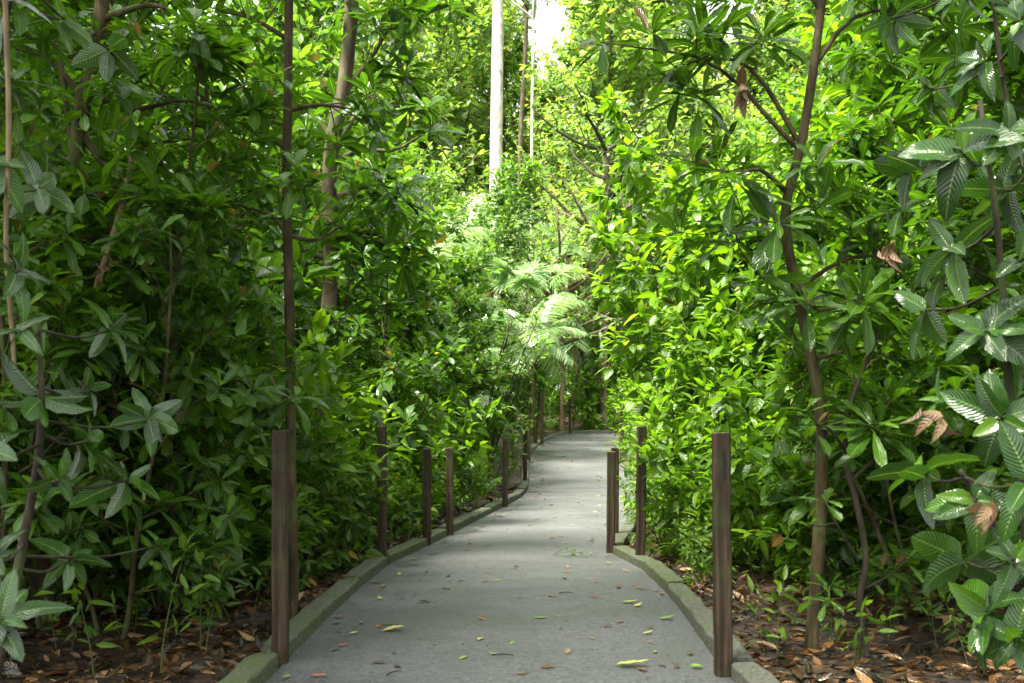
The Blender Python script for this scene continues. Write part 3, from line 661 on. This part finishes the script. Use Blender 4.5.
fill('wide', 'wide_leaved_shrub', 'shrub', 'light green wide leaved shrub', 'over the left kerb', [(-2.0, 8.1, .8), (-1.75, 9.4, .95), (-2.6, 9.0, 1.1), (-1.7, 10.8, .9), (-2.5, 10.6, 1.1), (-1.4, 12.2, .9), (-2.3, 12.4, 1.1), (-3.2, 11.2, 1.2), (-1.2, 13.9, .9)], 'wide leaved shrubs over the left kerb')
fill('rosette', 'rosette_shrub', 'shrub', 'dark glossy shrub with leaves in rosettes', 'near the left frame edge', [(-2.75, 5.3, .75), (-2.35, 5.9, .7), (-2.9, 6.2, .9), (-2.2, 6.9, .85), (-3.3, 5.6, 1), (-3.5, 7, 1.)], 'glossy rosette shrubs near the left frame edge')
fill('rosette', 'rosette_shrub', 'shrub', 'dark glossy shrub with leaves in rosettes', 'near the right frame edge', [(3.0, 5.7, .8), (2.7, 6.6, .8), (3.5, 6.4, .95)], 'glossy rosette shrubs near the right frame edge')
fill('wide', 'wide_leaved_shrub', 'shrub', 'light green wide leaved shrub', 'over the right kerb', [(1.75, 9.2, .7), (2.2, 8.4, .75), (1.8, 10.4, .75), (1.95, 11.8, .8), (2.35, 13.2, .9), (2.6, 14.8, .9), (2.9, 16.6, .95), (3.1, 18.6, 1), (3.3, 20.8, 1.1), (3.5, 23, 1.1), (3.6, 25.4, 1.1), (3.9, 28, 1.2), (4.3, 30.5, 1.2), (5.2, 19, 1.4), (5.0, 22, 1.5), (5.4, 25, 1.6)], 'wide leaved shrubs over the right kerb')
fill('lowshrub', 'leafy_undershrub', 'undershrub', 'low leafy undershrub', 'hugging the right kerb', [(xr(y) + .5 + .12 * math.sin(y * 3), y, sc) for y, sc in ((8.0, .4), (8.7, .5), (9.5, .6), (10.3, .5), (11.2, .6), (12.2, .6), (13.4, .65), (14.6, .6), (16, .7), (17.4, .7), (19, .8), (21, .8), (23, .8), (26, .8), (29, .8))], 'leafy undershrubs hugging the right kerb')
fill('wide', 'wide_leaved_shrub', 'shrub', 'light green wide leaved shrub', 'at the path end', [(-1.5 + 1.1 * i, 37.6 + 1.2 * math.sin(i * 2.2), .9 + .25 * math.sin(i * 5)) for i in range(12)], 'wide leaved shrubs at the end of the path')
fill('broad', 'broad_leaved_shrub', 'shrub', 'dark glossy broad leaved shrub', 'on the left bank', [(-2.3, 6.6, .8), (-2.0, 7.5, .95), (-2.8, 7.3, 1.15), (-2.7, 8.3, 1.3), (-3.4, 8.0, 1.5), (-3.2, 6.4, 1.1), (-3.6, 9.4, 1.6), (-4.3, 8.8, 1.7)], 'broad leaved shrubs on the left bank')
fill('broad', 'broad_leaved_shrub', 'shrub', 'dark glossy broad leaved shrub', 'on the right bank', [(3.0, 7.6, 1.1), (3.6, 8.4, 1.4), (2.5, 7.4, .8), (4.2, 7.8, 1.5)], 'broad leaved shrubs on the right bank')
fill('lime', 'lime_leaved_shrub', 'shrub', 'tall lime leaved shrub', 'high on the right bank', [(4.4, 13, 1.5), (5.2, 15.5, 1.7), (6.2, 17, 1.8), (4.9, 17.5, 1.7), (7.4, 18.5, 1.9), (5.6, 12.6, 1.5), (6.2, 21, 2.0), (8.5, 23, 2.2)], 'tall lime leaved shrubs high on the right bank')
# seedlings rooted in the litter
fill('seedling', 'seedling', 'seedling', 'small green seedling in the litter', 'left of the path', scatter(22, 5.0, 9.5, lambda y: (-.5 * y, xl(y) - .35), .3, (.6, 1.3)), 'seedlings left of the path', ('stem', 'foliage'))
fill('seedling', 'seedling', 'seedling', 'small green seedling in the litter', 'right of the path', scatter(20, 5.2, 9.5, lambda y: (xr(y) + .35, .5 * y), .3, (.6, 1.2)), 'seedlings right of the path', ('stem', 'foliage'))
# middle distance, left of the far path and behind its bend
TK3 = []
fill('tree', 'slender_tree', 'tree', 'slender leafy tree', 'in the middle distance left of the path', scatter(24, 20, 42, lambda y: (-.55 * y, xl(min(y, 36)) - 2.0), 1.7, (.75, 1.1), taken=TK3), 'slender trees left of the far path', ('trunk', 'crown'))
fill('tree', 'slender_tree', 'tree', 'slender leafy tree', 'in the middle distance right of the path', scatter(9, 19, 32, lambda y: (xr(y) + 3.4, .55 * y + 1), 2.0, (.7, 1.0), taken=TK3), 'slender trees right of the far path', ('trunk', 'crown'))
fill('fine', 'fine_leaved_shrub', 'shrub', 'narrow leaved green shrub', 'beside the far curve of the path', scatter(40, 20, 38, lambda y: (-.3 * y, (xl(y) if y < 36 else 2) - 1.5), 1.2, (.6, 1.1), taken=TK3), 'narrow leaved shrubs beside the far curve')
fill('fine', 'fine_leaved_shrub', 'shrub', 'narrow leaved green shrub', 'behind the end of the path', scatter(44, 38.5, 50, lambda y: (-9, 14), 1.2, (.45, .9)), 'narrow leaved shrubs behind the end of the path')
fill('lowshrub', 'leafy_undershrub', 'undershrub', 'low leafy undershrub', 'beside the far left kerb', scatter(26, 20, 36, lambda y: (xl(y) - 4, xl(y) - .7), .7, (.5, .9), taken=TK2), 'leafy undershrubs beside the far left kerb')
fill('lowshrub', 'leafy_undershrub', 'undershrub', 'low leafy undershrub', 'behind the end kerb', scatter(20, 37.2, 41, lambda y: (-3, 8), .7, (.4, .8), taken=TK2), 'leafy undershrubs behind the end kerb')
fill('fine', 'fine_leaved_shrub', 'shrub', 'narrow leaved green shrub', 'in the wood behind the path', [(-5 + 1.5 * i, 54 + math.sin(i * 3) * 1.5, 1.0) for i in range(9)] + [(-2 + 1.4 * i, 46 + math.sin(i * 2), .65) for i in range(7)], 'narrow leaved shrubs in the wood behind the path')
# palms
for i, (x, y, Y, key, v, lb) in enumerate([(536, 300, 27, 'fanpalm', 1, 'sheen pale fan palm leaning over the far left kerb, tallest of the fan palms'), (470, 385, 22, 'fanpalm', 0, 'low fan palm with sheen pale fronds left of the clumped stems'), (455, 330, 25, 'fanpalm', 1, 'fan palm among narrow leaved shrubs behind the low one'),
      (590, 250, 39, 'featherpalm', 1, 'feather palm with white lit fronds behind the end of the path'), (510, 330, 24, 'featherpalm', 1, 'feather palm beside the clumped thin stems'), (420, 240, 30, 'featherpalm', 1, 'feather palm with bright arching fronds, leftmost in the middle distance'), (540, 215, 40, 'featherpalm', 0, 'small headed feather palm beneath the white trunk'), (415, 262, 28, 'featherpalm', 1, 'feather palm rising out of the lime shrubs on the left'), (372, 290, 21, 'featherpalm', 1, 'feather palm nearest the pale barked tree'), (490, 250, 34, 'featherpalm', 0, 'feather palm with sheen pale fronds in front of the white trunk')]):
    p = px(x, y, Y); g = float(gz(p[0], Y)); hh = {('fanpalm', 0): 2.6, ('fanpalm', 1): 3.6, ('featherpalm', 0): 2.2, ('featherpalm', 1): 3.4}[key, v]
    put(key, v, 'fan_palm' if key == 'fanpalm' else 'feather_palm', 'palm', (p[0], Y, g), rng.random() * 6, max(.8, min(2.2, (p[2] - g) / hh)), lb, 'palms in the middle distance', ('trunk', 'fronds'))
# clumped thin stems leaning right at (490-530, 330-440)
wd = Wood(); lv = Leaves()
o = px(484, 478, 19.5); o[2] = float(gz(o[0], o[1]))
for i in range(7):
    b = np.array([rng.normal(0, .08), rng.normal(0, .08), -.1]); t = np.array([.45 + .12 * i + rng.normal(0, .1), rng.normal(0, .4), 2.9 + rng.normal(0, .3)])
    pts = spline([b, b * .5 + t * .5 + np.array([-.12, 0, .1]), t], 10); wd.tube(pts, np.linspace(.022, .012, 10), 6)
    for k in range(5): sb = branchpts(pts[-1 - k // 2], rng.normal(0, 1, 3) + UP * .5, .6, 4); wd.tube(sb, np.linspace(.006, .003, 4), 4); along(lv, sb, .06, .17, .3)
e = empty('clumped_stems', o, 'clump of thin dark stems leaning right beside the far left kerb', 'shrub'); link('stem', wd.mesh('stems'), M['darkbark'], e); link('foliage', lv.mesh('l', T['lance', 1]), M['fine'], e)
# upright paddle leaf beside it
lv = Leaves(); lv.add((0, 0, 0), (.08, 0, 1), (0, -1, .1), 1.0, .24, .05, .3, r=.95); lv.add((.05, .1, 0), (-.3, .2, 1), (0, -1, .3), .7, .2, .3, .3, r=.6); lv.add((0, .1, 0), (.5, .2, .8), (-.5, -1, .6), .6, .2, .4, .3, r=.5)
ob = link('paddle_leaf_plant', lv.mesh('paddle', T['oblong', 3]), M['lime']); p = px(479, 480, 16.5); ob.location = (p[0], 16.5, float(gz(p[0], 16.5))); ob.rotation_euler = (0, 0, 0)
tag(ob, 'bright plant with one tall upright paddle leaf by the left kerb', 'plant')

# ------------------------------------------------------------ distinct far trunks
def trunk_tree(name, label, Y, pts, w, bark, crown=None, group=None):
    P = [px(a, b, Y) for a, b in pts]; g = float(gz(P[0][0], Y)); 
    if P[0][2] > g: P = [np.array([P[0][0], Y, g - .1])] + P
    o = Vector((P[0][0], Y, g)); wd = Wood(); sp = spline(P, 24); rad = np.linspace(w / 2, w * .38, 24); rad[0] *= 1.35; rad[1] *= 1.12
    wd.tube(sp, rad, 14); lv = Leaves()
    top = sp[-1]
    for i in range(crown or 0):
        a = i * 2.4; bp = branchpts(top - UP * rng.uniform(0, 3), (math.cos(a), math.sin(a), .4), rng.uniform(2, 4.5), 6); wd.tube(bp, np.linspace(.09, .03, 6), 5)
        for k in range(7): sb = branchpts(bp[int(rng.integers(1, 6))], rng.normal(0, 1, 3) + UP * .3, 1.4, 4); wd.tube(sb, np.linspace(.025, .01, 4), 4); along(lv, sb, .13, .3, .42)
    e = empty(name, o, label, 'tree', group); a = wd.mesh('wood'); Mx = __import__('mathutils').Matrix.Translation(-o); a.transform(Mx); link('trunk', a, M[bark], e)
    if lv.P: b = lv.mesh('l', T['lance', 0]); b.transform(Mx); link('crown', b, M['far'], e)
trunk_tree('white_barked_tree', 'tall straight white barked tree standing in the bright gap', 50, [(495, 380), (496, 180), (497, 90), (498, 10), (499, -120)], .70, 'white', 26)
trunk_tree('thin_pale_tree', 'very thin pale stem right of the white trunk', 50, [(531, 380), (532, 140), (533, 60), (534, -30)], .17, 'white', 5)
trunk_tree('brown_far_tree', 'slim brown trunk between the white trunk and the thin pale stem', 54, [(518, 380), (520, 160), (525, 60), (528, -40)], .3, 'bark2', 8)
trunk_tree('twin_trunk_tree', 'pale brown trunk at the end of the path, rightmost there', 38.3, [(604, 428), (603, 360), (604, 300), (603, 200)], .36, 'bark2', 12)
trunk_tree('dark_trunk_tree', 'dark trunk pressed against the pale one at the path end', 38.8, [(608, 428), (608, 330), (610, 250), (606, 150)], .26, 'darkbark', 8)
trunk_tree('curved_trunk_tree', 'thin tree with a curved trunk behind the far post', 38, [(562, 414), (572, 400), (577, 380), (575, 360), (578, 320), (576, 260)], .17, 'vine', 6)
trunk_tree('upright_far_tree', 'upright tan trunk left of the curved one', 37.6, [(562, 425), (563, 380), (563, 320), (565, 250)], .2, 'vine', 6)
trunk_tree('leaning_far_tree', 'mossy leaning trunk behind the eighth left post', 34, [(538, 436), (541, 400), (545, 360), (550, 310), (553, 270)], .24, 'bark2', 8)
trunk_tree('low_arching_trunk', 'dark thin trunk arching low to the right behind the far post', 40, [(556, 425), (575, 405), (598, 385), (625, 370)], .16, 'darkbark')
# far wood
TK4 = [(-.75, 50, 1)]
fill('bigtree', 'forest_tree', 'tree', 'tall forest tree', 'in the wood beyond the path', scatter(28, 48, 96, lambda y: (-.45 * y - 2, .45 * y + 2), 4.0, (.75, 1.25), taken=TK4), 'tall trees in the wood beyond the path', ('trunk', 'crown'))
fill('tree', 'slender_tree', 'tree', 'slender leafy tree', 'at the foot of the far wood', scatter(30, 42, 60, lambda y: (-.5 * y, .5 * y), 2.6, (.7, 1.2), taken=TK4), 'slender trees at the foot of the far wood', ('trunk', 'crown'))
for i, (x, Y, sc) in enumerate([(350, 57, 1.2), (405, 62, 1.35), (455, 68, 1.15), (545, 70, 1.15), (500, 80, 1.4), (572, 74, 1.35), (600, 58, 1.2), (650, 62, 1.3), (700, 60, 1.2), (300, 64, 1.3), (730, 62, 1.2), (790, 64, 1.2)]):
    X = (x - 512) * Y / F
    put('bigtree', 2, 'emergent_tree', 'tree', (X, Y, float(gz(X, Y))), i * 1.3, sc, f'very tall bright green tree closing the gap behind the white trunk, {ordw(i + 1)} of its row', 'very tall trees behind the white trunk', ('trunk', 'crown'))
# side trees closing the view left and right
fill('tree', 'slender_tree', 'tree', 'slender leafy tree', 'deep in the left bank', scatter(8, 8, 15, lambda y: (-.62 * y - 3, -4.4 - .12 * y), 1.9, (.7, .95)), 'slender trees deep in the left bank', ('trunk', 'crown'))
fill('tree', 'slender_tree', 'tree', 'slender leafy tree', 'above the left bank shrubs', [(-4.4, 12.6, 1.0), (-5.7, 13.6, 1.15), (-3.9, 14.8, 1.0), (-5.2, 16.5, 1.2), (-6.8, 15, 1.3)], 'slender trees above the left bank shrubs', ('trunk', 'crown'))
fill('tree', 'slender_tree', 'tree', 'slender leafy tree', 'deep in the right bank', scatter(12, 10, 22, lambda y: (4.6 + .12 * y, .62 * y + 3), 1.9, (.7, .95)), 'slender trees deep in the right bank', ('trunk', 'crown'))

# tall trees whose crowns close over the near path
fill('canopy', 'canopy_tree', 'tree', 'tall tree with its crown high over the path', 'on the banks', [(-3.8, -2, 1), (3.9, 0.5, 1), (-5.6, 4, .9), (5.2, 5.5, 1.), (-9, 7, 1), (9, 7, 1), (-8, 1, 1), (8, 1, 1)], 'tall trees shading the near path', ('trunk', 'crown'))
# ------------------------------------------------------------ leaf litter
def litter():
    lv = Leaves()
    n = 24000
    y = 3.6 + 16 * rng.random(n) ** 1.5; s = np.where(rng.random(n) < .5, -1, 1); d = .14 + 4.5 * rng.random(n) ** 1.2
    for i in range(n):
        X = (xl(y[i]) - d[i]) if s[i] < 0 else (xr(y[i]) + d[i])
        if abs(X) > .56 * y[i] + .3: continue
        z = float(gz(X, y[i])) + rng.uniform(.004, .035); a = rng.random() * 6.28; L = rng.uniform(.04, .15)
        lv.add((X, y[i], z), (math.cos(a), math.sin(a), rng.normal(0, .25)), UP + rng.normal(0, .45, 3), L, L * rng.uniform(.35, .6), rng.uniform(-.3, .5), rng.uniform(-.5, .8))
    o = link('leaf_litter', lv.mesh('litter', T['ovate', 1]), M['litter']); o['label'] = 'brown wet fallen leaves covering the soil on both banks'; o['category'] = 'leaf litter'; o['kind'] = 'stuff'
litter()
def groundcover():
    lv = Leaves()
    for i in range(9000):
        y = 9 + 27 * rng.random(); s = -1 if rng.random() < .6 else 1; d = .2 + 3 * rng.random()
        X = (xl(y) - d) if s < 0 else (xr(y) + d)
        if math.sin(X * 1.9 + 2) * math.sin(y * 1.3) < -.25: continue
        a = rng.random() * 6.28; L = rng.uniform(.04, .09); h = rng.uniform(.0, .18)
        lv.add((X, y, float(gz(X, y)) + h), (math.cos(a), math.sin(a), .5), UP + rng.normal(0, .3, 3), L, L * .5, .3, .2)
    o = link('ground_cover', lv.mesh('gc', T['ovate', 0]), M['mid']); o['label'] = 'low green ground cover growing beside the kerbs'; o['category'] = 'ground cover'; o['kind'] = 'stuff'
groundcover()

# ------------------------------------------------------------ fallen leaves on the path
def fallen(x, y, L, m, label, asp=.62, group=None, rot=None, shape='ovate'):
    Y = CH * F / (y - HY) if y > 483 else None
    if Y is None:
        Y = 20.5
        for _ in range(60): Y = (CH - float(zp(Y))) * F / (y - HY) * .3 + Y * .7
    X = (x - 512) * Y / F; a = rot if rot is not None else rng.random() * 6.28
    if not (xl(Y) + .03 < X < xr(Y) - .03): return
    lv = Leaves(); lv.add((-L / 2, 0, 0), (1, 0, .0), (0, 0, 1), L, L * asp, rng.uniform(-.22, .02), rng.uniform(.1, .4))
    lv.add((-L * .49, 0, 0), (-1, .15, .05), (0, 0, 1), L * .28, .004, 0, 0, r=lv.R[0])
    o = link('fallen_leaf', lv.mesh('leaf', T[shape, 3]), m); o.location = (X, Y, float(zp(Y)) + .014); o.rotation_euler = (rng.normal(0, .08), rng.normal(0, .06), a)
    tag(o, label, 'leaf', group or 'fallen leaves on the path')
NAMED = [(632, 668, .17, 'yellow', 'largest fallen leaf, yellow green with a brown end, low on the path', .1), (393, 632, .13, 'yellow', 'long pale yellow leaf left of centre on the near path', .15),
 (697, 669, .07, 'green', 'narrow green leaf beside the nearest right kerb beam', .1), (380, 665, .09, 'dead', 'tan curled leaf near the nearest left kerb', 0), (343, 647, .06, 'red', 'dark red leaf near the nearest left post', .3),
 (548, 670, .09, 'dead', 'yellow brown leaf low in the centre of the path', .4), (512, 645, .06, 'green', 'small green leaf in the near centre of the path', 1.2), (630, 604, .11, 'yellow', 'yellow leaf on the right of the path, upper of two close together', .0),
 (638, 607, .08, 'yellow', 'green yellow leaf touching the upper yellow one', .8), (541, 620, .09, 'green', 'thin pale green leaf in the centre of the near path', .05), (690, 655, .07, 'dead', 'brown leaf standing up against the near right kerb', 1.0),
 (378, 583, .12, 'yellow', 'cream yellow leaf by the left kerb', .0), (433, 556, .1, 'green', 'green yellow leaf beside the second left post', .2), (414, 560, .12, 'green', 'olive leaf near the second left post', .5), (339, 618, .09, 'dead', 'tan leaf against the left kerb', .4),
 (648, 635, .07, 'yellow', 'small yellow leaf right of the two paired leaves', .5), (667, 620, .1, 'green', 'curled light green leaf by the right kerb', .0), (520, 600, .05, 'red', 'small dark red leaf mid path', .2), (594, 599, .05, 'red', 'tiny red brown leaf right of centre', .2),
 (487, 575, .07, 'red', 'reddish leaf left of centre beyond the near slab', .2), (498, 582, .08, 'yellow', 'pale leaf just behind the reddish one', .1), (470, 545, .07, 'green', 'green leaf near the third left post', .3), (486, 500, .12, 'yellow', 'yellow leaf beside the fifth left post', .1)]
for x, y, L, m, lb, r in NAMED: fallen(x, y, L, M[m], lb, rot=r, shape='lance' if 'narrow' in lb or 'long' in lb else 'ovate')
DESC = {'yellow': 'small yellow leaf lying on the path surface', 'green': 'small green leaf lying on the path surface', 'dead': 'small tan dry leaf lying on the path surface', 'red': 'small reddish brown leaf lying on the path surface'}
for i in range(290):
    m = ['yellow', 'green', 'dead', 'red', 'dead', 'dead', 'red'][int(rng.integers(0, 7))]
    Y = 5.0 + 30 * rng.random() ** 1.1; a_, b_ = xl(min(Y, 32)), xr(min(Y, 32)); q = rng.random(); q = q if rng.random() < .5 else (.03 + .12 * q if rng.random() < .55 else .97 - .12 * q); X = a_ + (b_ - a_) * q; y = HY + (CH - float(zp(Y))) * F / Y; x = 512 + X * F / Y
    fallen(x, y, rng.uniform(.03, .07) * (1 + Y / 25), M[m], DESC[m], group=f'scattered small {m} leaves on the path')
lv = Leaves()
for i in range(3200):   # crumbs of leaf and bark swept to the kerbs
    Y = 4.8 + 22 * rng.random() ** 1.3; a, b = xl(Y) + .01, xr(Y) - .01; q = abs(rng.normal(0, .13)) if rng.random() < .75 else rng.random() * .5
    X = a + (b - a) * q if rng.random() < .5 else b - (b - a) * q
    if not a < X < b: continue
    t = rng.random() * 6.28; L = rng.uniform(.006, .022) * (1 + Y / 40)
    lv.add((X, Y, float(zp(Y)) + .014), (math.cos(t), math.sin(t), rng.normal(0, .1)), UP + rng.normal(0, .2, 3), L, L * rng.uniform(.15, .6), rng.uniform(-.3, .1), .3)
o = link('path_debris', lv.mesh('crumbs', T['ovate', 0]), M['litter']); o['label'] = 'fine brown crumbs of leaf and bark strewn on the path'; o['category'] = 'debris'; o['kind'] = 'stuff'
# leafy sprig lying at (568,555)
lv = Leaves(); wd = Wood(); sp = spline([(-.14, 0, .01), (0, .02, .03), (.15, 0, .02)], 8); wd.tube(sp, np.linspace(.003, .002, 8), 5); along(lv, sp, .028, .09, .4, droop=.2, hang=-.3)
Y = CH * F / (557 - HY); e = empty('leafy_sprig', ((568 - 512) * Y / F, Y, .015), 'fallen green sprig with several leaves in the middle of the path', 'sprig'); link('stem', wd.mesh('s'), M['twig'], e); link('foliage', lv.mesh('l', T['lance', 2]), M['mid'], e)
for i, (x, y, L, a, lb) in enumerate([(503, 658, .12, -.1, 'short brown twig low on the near path'), (394, 676, .1, .9, 'dark twig at the bottom left of the path'), (566, 595, .1, .1, 'thin twig mid path'), (392, 628, .12, .0, 'thin dark twig behind the long pale leaf')]):
    Y = CH * F / (y - HY); wd = Wood(); wd.tube(spline([(-L / 2, 0, 0), (0, .008, .004), (L / 2, 0, 0)], 7), np.linspace(.004, .002, 7), 5)
    o = link('fallen_twig', wd.mesh('t'), M['darkbark']); o.location = ((x - 512) * Y / F, Y, .016); o.rotation_euler = (0, 0, a); tag(o, lb, 'twig', 'twigs on the path')
